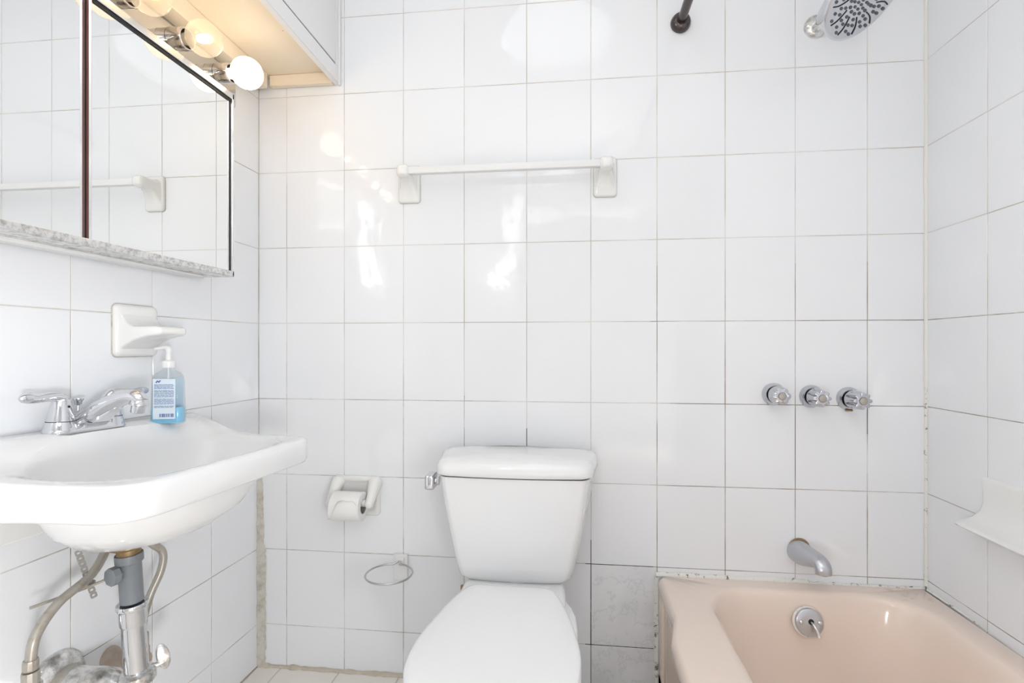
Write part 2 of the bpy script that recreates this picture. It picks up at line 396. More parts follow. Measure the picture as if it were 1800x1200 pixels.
# ------------------------------------------------------------------ bathtub
def tub():
    t = thing('bathtub', 'peach pink enamel bathtub built into the right corner', 'bathtub', (.266, .03, 0))
    Wd, Ln, Z = 1.016-.266, D-.006-.03, .362
    def outer(dx, z):
        o = []
        for (x, y) in rrect(0, Wd, 0, Ln, (.006, .02, .02, .006), 6, 14):
            b = -.026*ss(1.34-.03, 1.24-.03, y)*ss(.0, .1, y) if x < .03 else 0
            x2 = x+b
            cx, cy = Wd/2, Ln/2
            o.append((x2+dx*(1 if x < cx else -1)*(1 if x < .03 or x > Wd-.03 else 0), y, z))
        return o
    X0, X1, Y0, Y1 = .118, .668, .12, 1.478
    def inner(off, z, yo=0, r=.12):
        # off > 0 shrinks the opening; the drain end (far) stays steep, the near end slopes
        return [(x, y, z) for x, y in rrect(X0+off, X1-off, Y0+off*1.0+yo, Y1-off*.55, (r, r, r+.03, r+.03), 6, 14)]
    rings = [outer(.012, Z-.05), outer(.002, Z-.044), outer(0, Z-.034), outer(0, Z-.014), outer(.004, Z-.004), outer(.013, Z)]
    rings += [inner(-.03, Z+.001, 0, .15), inner(-.012, Z-.0008, 0, .135), inner(-.004, Z-.006, 0, .128), inner(.004, Z-.018), inner(.012, Z-.045), inner(.028, Z-.12, .03),
              inner(.05, Z-.22, .09), inner(.07, Z-.27, .12, .1), inner(.10, Z-.295, .15, .09), inner(.16, Z-.302, .18, .06)]
    MB().loft(rings, False, True).obj('basin', 'tub', t, 60)
    # apron: side skirt with a recessed field
    a = MB(); AX = .012
    a.box(AX, AX+.02, .0, Ln, .0, Z-.04, .003, 1)
    for (y0, y1, z0, z1, dx) in ((Ln-.055, Ln, .0, Z-.035, -.009), (0, .055, 0, Z-.035, -.009), (0, Ln, 0, .075, -.009), (.055, Ln-.10, .11, Z-.06, -.005)):
        a.box(AX+dx, AX+.002, y0, y1, z0, z1, .004, 2)
    a.obj('apron', 'tub', t)
    # overflow plate with trip lever on the drain end
    oy = 1.451; oz = .294; ox = .659-.266
    ax = Vector((0, -1, .20)).normalized()
    p = MB().lathe([(.037, -.014), (.037, .003), (.0355, .006), (.032, .0075), (.02, .0085), (.0001, .0088)], 36, (ox, oy, oz), ax).obj('overflow_plate', 'satin', t)
    c0 = Vector((ox, oy, oz))+ax*.008
    for sx in (-.024, .024):
        MB().lathe([(.0062, -.001), (.0060, .002), (.004, .0042), (.0001, .005)], 14, c0+Vector((sx, 0, .002)), ax).obj('screw', 'chrome', p)
    MB().lathe([(.0075, -.002), (.0075, .0006), (.006, .0008)], 16, c0+Vector((.002, 0, .003)), ax).obj('lever_slot', 'slot', p)
    b = c0+Vector((.002, 0, .003))
    MB().tube([b-ax*.002, b+ax*.010+Vector((.003, 0, -.006)), b+ax*.019+Vector((.008, 0, -.022)), b+ax*.024+Vector((.010, 0, -.034))], [.003, .0034, .0042, .0055], 10, 3).obj('trip_lever', 'chrome', p)
    q = MB().lathe([(.036, -.016), (.040, -.006), (.040, -.002), (.036, -.001)], 36, (ox-.002, oy, oz), ax).obj('plate_gasket', 'wcaulk', p)
tub()

# ------------------------------------------------------------------ toilet
def toilet():
    T = thing('toilet', 'white two-piece toilet with closed lid against the back wall', 'toilet', (-.150, D-.022, 0))
    # local y: 0 at tank back, negative towards the room
    def plan(hwf, hwb, yf, yb, z, bow=.012, r=.03, dz=0):
        pts = rrect(-1, 1, 0, 1, .001, 1, 1); out = []
        o = rrect(-hwb, hwb, yf, yb, (.012, .012, r, r), 6, 8)
        for x, y in o:
            tt = (y-yf)/(yb-yf)
            sc = (hwf+(hwb-hwf)*min(1, tt/.75))/hwb
            yy = y-bow*(1-(x/hwb)**2)*(1-tt)
            out.append((x*sc, yy, z+dz*(1-(x/hwb)**2)))
        return out
    tank = MB()
    tr = []
    for f in [0, .02, .06, .15, .3, .5, .7, .9, 1]:
        z = .403+f*.295; k = f**.75
        hf = .148+(.203-.148)*k; hb = .165+(.226-.165)*k; yf = -.165-.03*k
        e = (1-f/.06)*.010 if f < .06 else 0
        tr.append(plan(hf-e, hb-e, yf+e, 0, z, .010, .022))
    tank.loft(tr).obj('tank', 'porcelain', T, 50)
    MB().loft([plan(.199, .221, -.190, -.004, .697, .010, .02), plan(.199, .221, -.190, -.004, .704, .010, .02)]).obj('tank_gap', 'slot', T)
    lid = MB(); L = []
    for e, z, dz in ((.004, .703, 0), (0, .706, 0), (0, .720, 0), (.001, .728, 0), (.005, .736, .001), (.014, .743, .003), (.035, .747, .004), (.08, .749, .005)):
        L.append(plan(.210-e, .234-e, -.205+e, .004-min(e, .03), z, .014, .03, dz))
    lid.loft(L).obj('tank_lid', 'porcelain', T, 60)
    # flush lever on the left side
    h = MB().lathe([(.013, 0), (.013, .004), (.009, .006), (.009, .012)], 16, (-.216, -.145, .674), (-1, 0, 0)).obj('flush_lever', 'chrome', T)
    MB().box(-.253, -.226, -.172, -.118, .652, .694, .007, 3).obj('lever_paddle', 'chrome', h)
    # bowl
    def egg(half, y0, y1, z, wb=.6, n=40, wid=.42):
        out = []
        cy = y0+(y1-y0)*wid
        for i in range(n):
            a = 2*PI*i/n; cx, sy = math.cos(a), math.sin(a)
            if sy >= 0:                      # towards the wall: squarer, narrower at the very back
                x = half*math.copysign(abs(cx)**.72, cx); y = cy+(y0-cy)*(sy**.8)
                x *= 1-(1-wb)*ss(.45, 1.0, sy)*.9 if False else 1-(1-wb)*(sy**2.2)
            else:
                x = half*cx; y = cy+(y1-cy)*(-sy)
            out.append((x, y, z))
        return out
    b = MB(); R = []
    for half, y0, y1, z in ((.115, -.20, -.60, .0), (.112, -.20, -.595, .02), (.10, -.19, -.56, .06), (.105, -.17, -.56, .14), (.13, -.15, -.60, .24), (.165, -.13, -.655, .33), (.176, -.12, -.685, .375), (.176, -.12, -.685, .39), (.170, -.12, -.68, .395)):
        R.append(egg(half*.97, y0, y1, z, .55))
    b.loft(R)
    b.obj('bowl', 'porcelain', T, 50)
    dk = MB(); K = []
    for e, z in ((.03, .28), (.012, .34), (.0, .37), (0, .394), (.004, .400), (.012, .403)):
        K.append([(x, y, z) for x, y in rrect(-.142+e, .142-e, -.36+e, -.035, (.02, .02, .05, .05), 5, 4)])
    dkr = []
    for r in K:
        dkr.append([(x*(1-.16*ss(-.20, -.05, y)), y, z) for x, y, z in r])
    dk.loft(dkr).obj('tank_deck', 'porcelain', T, 50)
    hp = [(0, 0), (.04, 0), (.085, .0), (.105, .006), (.118, .024), (.138, .08), (.157, .16), (.171, .24), (.1745, .30), (.167, .365), (.144, .415), (.105, .448), (.055, .466), (0, .470)]
    hs, _ = catmull([Vector((a, b, 0)) for a, b in hp], 0, 4)
    hs = [(p.x, p.y) for p in hs]; full = hs + [(-x, y) for x, y in reversed(hs[1:-1])]
    def seat(e, z):
        out = []
        for x, y in full:
            k = 1-e/.20
            out.append((x*k, -.243-(.235+(y-.235)*(1-e/.235)), z))
        return out
    MB().loft([seat(.006, .398), seat(0, .402), seat(0, .413), seat(.005, .417)]).obj('seat', 'seat', T, 50)
    MB().loft([seat(.008, .4175), seat(.001, .4215), seat(.0, .428), seat(.004, .433), seat(.014, .436), seat(.05, .4385), seat(.10, .440)]).obj('seat_lid', 'seat', T, 60)
    hb = MB().box(-.10, .10, -.250, -.212, .402, .420, .006, 3).obj('hinge_bar', 'seat', T)
    MB().lathe([(.008, 0), (.008, .012), (.005, .018), (.003, .03)], 10, (-.138, -.185, .398), (0, 0, -1)).obj('tank_bolt', 'brass', T)
    # supply stop and line low at the left of the tank are hidden behind the bowl
toilet()

# ------------------------------------------------------------------ sink (wall-hung)
SZ = .834; SY = .971
S_ROT = (-.025, 0, AL)
def sink():
    S = thing('wall_sink', 'white porcelain wall-hung sink on the left wall', 'sink', (xl(SY)+.001, SY, SZ), rot=S_ROT)
    n = 96
    def outline(t):                    # closed plan outline, t in [0,1); x out of the wall, y along it
        pass
    # half outline from front centre to back corner (y > 0), then mirrored
    half = [(.392, 0), (.392, .10), (.391, .19), (.388, .222), (.378, .248), (.358, .267), (.330, .275), (.28, .278), (.22, .283), (.17, .292), (.12, .306), (.08, .322), (.04, .338), (.012, .347), (0, .349)]
    hp, _ = catmull([Vector((a, b, 0)) for a, b in half], 0, 5)
    back = [Vector((0, .349*(1-i/16), 0)) for i in range(1, 16)]
    H = [(p.x, p.y) for p in hp] + [(p.x, p.y) for p in back]+[(0, 0)]
    O = H + [(x, -y) for x, y in reversed(H[1:-1])]
    bc = (.205, 0)                     # bowl centre
    # opening: superellipse with matching angles
    def opening(sx, sy, e=2.8, cx=.222):
        out = []
        for x, y in O:
            a = math.atan2((y-bc[1])/.27, (x-bc[0])/.18)
            c, s = math.cos(a), math.sin(a)
            r = (abs(c)**e+abs(s)**e)**(-1/e)
            out.append((cx+sx*r*c, sy*r*s))
        return out
    def zt(x, y):                      # upper surface: raised shelf along the wall
        a = ss(.18, .32, abs(y))
        flat = .050*ss(.135, .065, x); conc = .046*max(0, 1-x/.25)**2.1
        return flat*(1-a)+conc*a - .006*ss(.31, .349, abs(y))
    def scale_in(d):
        out = []
        for x, y in O:
            v = Vector((x-bc[0], y)); L = v.length
            out.append((max(0, bc[0]+v.x*(1-d/L)) if x > .001 else 0, v.y*(1-d/L)))
        return out
    body = MB(); rings = []
    def ring(o, f): rings.append([(x, y, f(x, y)) for x, y in o])
    sk = lambda x, y: -.058 + .012*ss(.12, 0, x)
    # underside bowl
    def under(sx, sy, z, cx): rings.append([(x, y, z) for x, y in opening(sx, sy, 2.2, cx)])
    under(.035, .035, -.178, .155); under(.06, .07, -.176, .16); under(.105, .135, -.156, .175); under(.135, .182, -.122, .19); under(.150, .212, -.082, .20); under(.158, .226, -.056, .204)
    ring(scale_in(.014), lambda x, y: sk(x, y)); ring(scale_in(.004), lambda x, y: sk(x, y)+.001); ring(O, lambda x, y: sk(x, y)+.006)
    ring(O, lambda x, y: zt(x, y)-.014); ring(scale_in(.002), lambda x, y: zt(x, y)-.006); ring(scale_in(.008), lambda x, y: zt(x, y)-.001); ring(scale_in(.014), lambda x, y: zt(x, y))
    op = opening(.150, .236)
    si = scale_in(.014)
    for k in (.35, .7): ring([(a[0]+(b[0]-a[0])*k, a[1]+(b[1]-a[1])*k) for a, b in zip(si, op)], lambda x, y: zt(x, y))
    ring(op, lambda x, y: zt(x, y)-.003)
    ring(opening(.143, .228), lambda x, y: zt(x, y)*.6-.012)
    ring(opening(.134, .216), lambda x, y: -.035); ring(opening(.118, .190, 2.5, .215), lambda x, y: -.075); ring(opening(.09, .14, 2.2, .20), lambda x, y: -.115)
    ring(opening(.055, .08, 2, .18), lambda x, y: -.137); ring(opening(.024, .024, 2, .155), lambda x, y: -.142)
    body.loft(rings, True, True).obj('basin', 'porcelain', S, 60)
    MB().lathe([(.026, -.002), (.027, .002), (.022, .004), (.018, .001), (.001, .0)], 24, (.155, 0, -.141)).obj('drain_ring', 'chrome', S)
    MB().box(-.0, .010, -.16, .16, -.15, -.06, .003, 1).obj('wall_hanger', 'ceramic', S)
sink()
FR = Matrix.Translation((xl(SY)+.001, SY, SZ)) @ Matrix.Rotation(AL, 4, 'Z') @ Matrix.Rotation(-.025, 4, 'X')
def on_shelf(x, y, z=.0502): return tuple(FR @ Vector((x, y, z)))

# ------------------------------------------------------------------ faucet
def faucet():
    F = thing('sink_faucet', 'chrome two-handle faucet on the back shelf of the sink', 'faucet', on_shelf(.045, -.028, .0475), rot=S_ROT)
    base = MB(); R = []
    for e, z in ((.001, 0), (0, .002), (.001, .006), (.006, .014), (.011, .017)):
        R.append([(x, y, z) for x, y in rrect(-.027+e, .027-e, -.080+e, .080-e, .024-e*.6, 6, 3)])
    base.loft(R).obj('base_plate', 'chrome', F, 50)
    for s in (-1, 1):
        p = MB().lathe([(.0275, .004), (.0262, .014), (.0245, .020), (.0235, .0235), (.0225, .024), (.0205, .036), (.0178, .050), (.0155, .062), (.0135, .068), (.006, .072), (.0001, .073)], 28, (0, s*.051, 0)).obj('handle', 'chrome', F, 45)
        MB().tube([(.0, s*.046, .060), (.001, s*.054, .0705), (.003, s*.072, .0735), (.006, s*.098, .0715), (.010, s*.120, .0735), (.0115, s*.131, .074), (.012, s*.137, .0735)],
                  [.012, .0108, .0088, .0078, .0095, .0075, .002], 14, 5).obj('lever', 'chrome', p, 60)
        MB().lathe([(.0238, .0), (.0238, .0012)], 28, (0, s*.051, .0232)).obj('seam_ring', 'slot', p)
        MB().lathe([(.0022, 0), (.0022, .003)], 8, (.0150, s*.051, .052), (1, 0, .25)).obj('set_screw', 'slot', p)
    # spout: flattened, rising and reaching out over the bowl
    P = [(-.014, 0, .010), (.006, 0, .024), (.035, 0, .042), (.068, 0, .060), (.098, 0, .070), (.118, 0, .070), (.130, 0, .060)]
    rw = [.034, .033, .027, .022, .0185, .0165, .012]; rh = [.012, .018, .019, .016, .0135, .013, .010]
    Pp, w = catmull(P, rw, 5); _, hgt = catmull(P, rh, 5)
    rings = []
    for i, p in enumerate(Pp):
        t = (Pp[min(i+1, len(Pp)-1)]-Pp[max(0, i-1)]).normalized(); up = Vector((-t.z, 0, t.x))
        rings.append([tuple(p+Vector((0, 1, 0))*math.cos(2*PI*k/20)*w[i]+up*math.sin(2*PI*k/20)*hgt[i]) for k in range(20)])
    s = MB().loft(rings)
    s.obj('spout', 'chrome', F, 60)
    sk = MB(); sr = []
    for x, zt_, hw in ((-.016, .012, .030), (.012, .022, .026), (.035, .034, .020), (.055, .045, .014), (.078, .056, .009)):
        sr.append([(x, -hw, max(0, (x-.012)*.72)), (x, hw, max(0, (x-.012)*.72)), (x, hw*.8, zt_), (x, -hw*.8, zt_)])
    sk.loft(sr).obj('spout_skirt', 'chrome', F, 30)
    a = MB().lathe([(.0001, .014), (.010, .0135), (.0152, .009), (.0165, .001), (.0165, -.001), (.0148, -.002), (.0128, -.0025), (.0122, -.016), (.010, -.0175), (.009, -.014), (.0001, -.014)], 24, (.122, 0, .054), (.18, 0, 1)).obj('aerator', 'chrome', F, 40)
    r = MB().lathe([(.0022, 0), (.0022, .042), (.006, .044), (.007, .050), (.0095, .054), (.0095, .0565), (.006, .058), (.0001, .0585)], 18, (-.020, 0, .008)).obj('lift_rod', 'chrome', F, 45)
faucet()

# ------------------------------------------------------------------ soap pump bottle
def bottle():
    loc = on_shelf(.084, .140, .0400)
    B = thing('pump_bottle', 'clear pump bottle with blue soap and printed label beside the faucet', 'bottle', loc, math.radians(16))
    def sec(hw, hd, z, r): return [(x, y, z) for x, y in rrect(-hw, hw, -hd, hd, r, 5, 3)]
    prof = [(.030, .016, .0), (.034, .0195, .004), (.0345, .020, .012), (.0345, .020, .030), (.033, .019, .040), (.0322, .0185, .07), (.031, .018, .10), (.029, .0175, .113), (.024, .016, .121), (.014, .012, .127), (.0115, .0115, .130), (.0115, .0115, .138)]
    MB().loft([sec(a, b, z, min(a, b)*.55) for a, b, z in prof], True, False).obj('body', 'clear', B, 60)
    MB().loft([sec(a-.0022, b-.0022, max(z, .003), min(a, b)*.5) for a, b, z in prof[:5]]).obj('blue_soap', 'liquid', B, 60)
    lf = MB()
    for sgn in (-1, 1):
        y = sgn*.0206
        lf.box(-.024, .024, y-.0003, y+.0003, .014, .108, 0, 1, Matrix.Translation((0, 0, 0)))
    lab = lf.obj('label', 'label', B)
    ink = MB(); rr = random.Random(5)
    for sgn in (-1, 1):
        y = sgn*.0212
        z = .094
        while z > .040:
            x = -.021
            while x < .019:
                w = rr.uniform(.003, .011); ink.box(x, min(x+w, .021), y-.00015, y+.00015, z, z+.0011); x += w+.0012
            z -= .0029 if rr.random() > .18 else .0052
        x = -.010
        while x < .018:                       # bar code
            w = rr.choice((.0008, .0014, .0021)); ink.box(x, x+w, y-.00015, y+.00015, .0185, .0265); x += w+rr.choice((.0009, .0016))
        ink.tube([(-.017, y, .099), (-.014, y, .1035), (-.011, y, .1005), (-.008, y, .105)], .0012, 6, 4)   # wave mark
    ip = ink.obj('print', 'ink', lab); ip['kind'] = 'stuff'
    pmp = MB().lathe([(.0145, .134), (.015, .136), (.015, .148), (.012, .151), (.006, .152), (.0055, .175)], 20).obj('pump', 'white_plastic', B)
    MB().tube([(0, 0, .172), (0, 0, .178), (-.008, 0, .181), (-.030, 0, .178)], [.007, .007, .006, .004], 10, 3).obj('nozzle', 'white_plastic', pmp)
    MB().tube([(0, 0, .134), (0, 0, .01)], .0025, 8).obj('dip_tube', 'white_plastic', B)
bottle()

# ------------------------------------------------------------------ ceramic soap shelf on the left wall
def soap_left():
    y0 = 1.104
    T = thing('soap_shelf', 'white ceramic soap shelf on the left wall above the faucet', 'soap dish', (xl(y0), y0, 1.092), AL)
    pl = MB(); R = []
    for e, x in ((.0, -.001), (.0, .006), (.002, .010), (.007, .013), (.016, .0145)):
        R.append([(x, y, z) for y, z in rrect(-.058+e, .058-e, -.061+e, .061-e, .012, 5, 3)])
    pl.loft(R).obj('back_plate', 'ceramic', T, 60)
    ar = MB(); R = []
    for x, hw, zt_, zb in ((.010, .050, .046, -.046), (.018, .049, .030, -.040), (.028, .049, .016, -.033), (.042, .049, .009, -.025), (.060, .048, .009, -.019), (.080, .047, .009, -.014), (.096, .044, .009, -.012), (.104, .040, .0065, -.0095), (.107, .034, .002, -.005)):
        R.append([(x, y, z) for y, z in rrect(-hw, hw, zb, zt_, min(.006, (zt_-zb)*.45), 4, 3)])
    ar.loft(R).obj('shelf', 'ceramic', T, 60)
    b = MB(); R = [[(x, y, z) for y, z in rrect(-.060, .060, -.063, .063, .013, 5, 3)] for x in (-.001, .002)]
    b.loft(R).obj('sealant_edge', 'caulk', T)
soap_left()

# ------------------------------------------------------------------ mirror cabinet on the left wall
def mirror_cab():
    Y1 = 1.338; Y0 = .47; L = Y1-Y0; Hh = .518
    T = thing('mirror_cabinet', 'mirrored medicine cabinet with two sliding doors above the sink', 'mirror cabinet', (xl(Y1)+.001, Y1, 1.2515))
    dp = .0855
    b = MB(); b.box(0, dp-.045, -L+.002, -.002, .004, Hh-.002, .001, 1); b.obj('body', 'paint', T)
    r = MB(); r.box(dp-.045, dp, -L, 0, 0, .016, .0015, 1); r.obj('bottom_rail', 'alu', T)
    r = MB(); r.box(.004, dp-.045, -L+.004, -.006, -.001, .006); r.obj('underside', 'alu', T)
    r = MB(); r.box(.0, .03, -L+.004, -.045, -.009, .0, .002, 1); r.obj('mounting_strip', 'paint', T)
    r = MB(); r.box(dp-.045, dp, -L, 0, Hh-.018, Hh, .0015, 1); r.obj('top_rail', 'steel', T)
    for y in (-.0075, -L):
        r = MB(); r.box(dp-.045, dp, y, y+.0075, .002, Hh-.002, .0012, 1); r.obj('end_rail', 'steel', T)
    ym = .914-Y1                        # near edge of the front door
    d2 = MB().box(dp-.0135, dp-.008, ym, -.0075, .010, Hh-.016).obj('sliding_door', 'mirror', T, 0)
    d2['label'] = 'mirror door nearest the back wall, in the front track'
    MB().box(dp-.0078, dp-.0065, -.0105, -.0078, .012, Hh-.018).obj('gasket', 'black', d2)
    MB().box(dp-.0078, dp-.0045, ym+.002, -.0078, Hh-.024, Hh-.0185).obj('gasket', 'black', d2)
    MB().box(dp-.012, dp-.007, ym-.0022, ym-.0002, .011, Hh-.018).obj('edge_strip', 'steel', d2)
    MB().box(dp-.0185, dp-.0121, ym-.002, ym+.004, .011, Hh-.018).obj('pull_channel', 'brown', d2)
    d1 = MB().box(dp-.0245, dp-.0195, -L+.009, ym+.03, .010, Hh-.018).obj('sliding_door', 'mirror', T, 0)
    d1['label'] = 'mirror door on the near side, in the rear track'
    MB().box(dp-.0195, dp-.0186, ym-.004, ym-.001, .011, Hh-.018).obj('edge_strip', 'black', d1)
mirror_cab()

# ------------------------------------------------------------------ vanity light bar with globe bulbs
def light_bar():
    Y1 = 1.430; L = .86; z0, z1 = 1.776, 1.876
    T = thing('vanity_light_bar', 'chrome vanity light bar with globe bulbs above the mirror cabinet', 'light fixture', (xl(Y1)+.001, Y1, z0), AL)
    b = MB(); b.box(0, .024, -L, 0, 0, z1-z0, .002, 1); b.obj('back_plate', 'chrome', T)
    for k in range(5):
        y = -.108-.160*k; z = .046
        s = MB().lathe([(.026, .0), (.026, .026), (.025, .0265), (.025, .028), (.027, .0285), (.027, .066), (.025, .069), (.0225, .068), (.0215, .056)], 28, (.024, y, z), (1, 0, -.06), True, False).obj('socket', 'chrome', T)
        s['label'] = 'chrome socket cup'
        MB().lathe([(.0262, .0264), (.0262, .0284)], 28, (.024, y, z), (1, 0, -.06)).obj('ring', 'slot', s)
        ax = Vector((1, 0, -.06)).normalized(); o = Vector((.024, y, z))
        lit = (k == 0)
        R = .042; zc = .114; prof = [(.0135, .058), (.0145, .070)]
        for i in range(1, 13):
            a = PI-(.36+(PI-.36)*i/12) if False else .36+(PI-.36)*i/12
            prof.append((max(.0002, R*math.sin(a)), zc-R*math.cos(a)))
        bulb = MB().lathe(prof, 28, o, ax, True, True).obj('bulb', 'lit_bulb' if lit else 'bulb_glass', s, 80)
        bulb['label'] = 'lit white globe bulb' if lit else 'clear globe bulb'
        if not lit:
            # the glowing element lives in the same socket
            MB().lathe([(.0002, .092), (.008, .098), (.0105, .108), (.008, .118), (.0002, .124)], 14, o, ax).obj('filament', 'filament', s, 80)
light_bar()

# ------------------------------------------------------------------ overhead cabinet in the corner
def overhead():
    Xf = -.740; Y0, Y1 = .25, D-.001; zb, zt_ = 1.905, CEIL-.002
    dp = Xf-XL
    T = thing('overhead_cabinet', 'white painted overhead cabinet in the upper left corner', 'cabinet', (XL+.001, Y1, zb))
    L = Y1-Y0; Hh = zt_-zb
    b = MB(); b.box(.0, dp-.019, -L, -.002, .034, Hh); b.obj('body', 'old_paint', T)
    f = MB()
    for a in ((-L, 0, 0, .050), (-L, 0, Hh-.05, Hh), (-.030, 0, .05, Hh-.05), (-L, -L+.04, .05, Hh-.05), (-L/2-.02, -L/2+.02, .05, Hh-.05)):
        f.box(dp-.019, dp, a[0], a[1], a[2], a[3], .0015, 1)
    f.obj('face_frame', 'paint', T)
    for (y0, y1) in ((-L/2+.0215, -.0315), (-L+.0415, -L/2-.0215)):
        d = MB().box(dp-.017, dp-.0015, y0, y1, .0550, Hh-.0525, .0015, 1).obj('door', 'paint', T)
        MB().box(dp-.018, dp-.0035, y0-.0015, y1+.0015, .0502, .0548).obj('shadow_gap', 'slot', d)  # black strip drawn as the shadow line under the door
    MB().box(dp-.004, dp+.004, -.012, -.001, -.004, Hh, .002, 1).obj('corner_bead', 'paint', T)
    MB().box(.05, dp-.02, -.022, -.003, -.002, .034, .002, 1).obj('cleat', 'old_paint', T)
    MB().box(.0, .052, -L, -.034, -.016, .034, .002, 1).obj('cleat', 'old_paint', T)
overhead()

# ------------------------------------------------------------------ towel bar
def towel_bar():
    T = thing('towel_bar', 'white ceramic towel bar with square rod on the back wall', 'towel bar', (-.197, D, 1.572))
    for cx in (-.309, .307):
        p = MB(); R = []
        for e, y in ((0, .001), (0, -.006), (.002, -.009), (.005, -.011)):
            R.append([(cx+x, y, z) for x, z in rrect(-.0345+e, .0345-e, -.059+e, .059-e, .010, 5, 3)])
        R2 = []
        for y, hw, zt_, zb in ((-.011, .028, .046, -.050), (-.020, .024, .042, -.026), (-.032, .020, .040, -.006), (-.046, .0185, .040, .004), (-.060, .019, .041, .004), (-.072, .0185, .0405, .0045), (-.079, .015, .037, .008), (-.082, .009, .031, .014)):
            R2.append([(cx+x, y, z) for x, z in rrect(-hw, hw, zb, zt_, min(hw, (zt_-zb)/2)*.55, 5, 3)])
        p.loft(R+R2, True, True).obj('post', 'ceramic', T, 60)
        q = MB(); q.loft([[(cx+x, y, z) for x, z in rrect(-.036, .036, -.0605, .0605, .011, 5, 3)] for y in (.0005, -.0015)]).obj('sealant_edge', 'caulk', T)
    MB().box(-.296, .294, -.072, -.052, .012, .032, .0018, 2).obj('rod', 'white_plastic', T)
towel_bar()

# ------------------------------------------------------------------ toilet paper holder and roll
def paper_holder():
    cx, cz = -.681, .575
    T = thing('toilet_paper_holder', 'white ceramic toilet paper holder on the back wall', 'paper holder', (cx, D, cz))
    pl = MB(); R = []
    for e, y in ((0, .001), (0, -.006), (.003, -.010), (.010, -.012), (.016, -.010), (.022, -.006)):
        R.append([(x, y, z) for x, z in rrect(-.078+e, .078-e, -.063+e, .063-e, .012, 5, 3)])
    pl.loft(R).obj('back_plate', 'ceramic', T, 60)
    for s in (-1, 1):
        a = MB(); x = s*.064
        a.tube([(s*.062, -.004, .042), (s*.063, -.018, .032), (s*.064, -.038, .010), (s*.064, -.056, -.006), (s*.064, -.066, -.013), (s*.064, -.071, -.016)], [.024, .020, .016, .0135, .013, .006], 16, 4)
        a.obj('arm', 'ceramic', T, 60)
    r = MB().lathe([(.008, -.0515), (.011, -.050), (.011, .050), (.008, .0515)], 16, (0, -.058, -.008), (1, 0, 0)).obj('roller', 'white_plastic', T)
    P = thing('toilet_paper_roll', 'white toilet paper roll with a torn sheet on the wall holder', 'toilet paper', (cx-.002, D-.060, cz-.018))
    hl = .047; R0, R1 = .0225, .0445
    m = MB(); n = 36; rings = []
    for r, x in ((R0, -hl), (R1-.002, -hl), (R1, -hl+.002), (R1, hl-.002), (R1-.002, hl), (R0, hl)):
        rings.append([(x, r*math.cos(2*PI*i/n), r*math.sin(2*PI*i/n)) for i in range(n)])
    rings.append(rings[0]); m.loft(rings, False, False).obj('paper', 'paper', P, 40)
    m = MB(); rings = []
    for r, x in ((R0-.001, -hl), (R0, -hl), (R0, hl), (R0-.001, hl)): rings.append([(x, r*math.cos(2*PI*i/n), r*math.sin(2*PI*i/n)) for i in range(n)])
    rings.append(rings[0]); m.loft(rings, False, False).obj('cardboard_core', 'hose', P, 40)
    # loose torn sheet: wraps over the front, longer on the left
    m = MB(); nx, na = 24, 16
    rr = random.Random(2)
    for i in range(nx+1):
        f = i/nx; x = -hl+2*hl*f
        end = 2.05*(1-ss(.02, .38, f))+.62*ss(.02, .38, f)*(1 if f < .8 else 1) + rr.uniform(-.05, .05) + .35*ss(.75, 1, f)
        for j in range(na+1):
            a = PI*.62 - (PI*.62+end-.9)*(j/na) if False else None
            t = j/na; ang = math.radians(95)+t*(end*math.radians(48)+math.radians(20))
            r = R1+.0016+.006*t*t*(1-ss(.2, .6, f))
            m.v.append((x, r*math.cos(ang), r*math.sin(ang)))
    for i in range(nx):
        for j in range(na):
            a = i*(na+1)+j; m.f.append((a, a+1, a+na+2, a+na+1))
    o = m.obj('torn_sheet', 'paper', P, 60)
    md = o.modifiers.new('thickness', 'SOLIDIFY'); md.thickness = .0007
paper_holder()

# ------------------------------------------------------------------ cup ring
def cup_ring():
    T = thing('cup_ring_holder', 'chrome wire cup ring on a small white wall plate', 'cup holder', (-.538, D, .349))
    MB().box(-.021, .027, -.008, .001, -.043, .043, .004, 2).obj('back_plate', 'white_plastic', T)
    MB().box(-.012, .016, -.012, -.006, .010, .034, .003, 2).obj('clip', 'white_plastic', T)
    n = 48; R = .070; pts = []
    for i in range(n+1):
        a = math.radians(98)+math.radians(344)*i/n
        pts.append((-.005+R*math.cos(a), -.088+R*math.sin(a), .016))
    pts = [(-.002, -.008, .026), (-.003, -.012, .022)] + pts + [(.004, -.012, .022), (.003, -.008, .026)]
    MB().tube(pts, .0028, 8, 2).obj('wire_ring', 'satin', T, 80)
cup_ring()

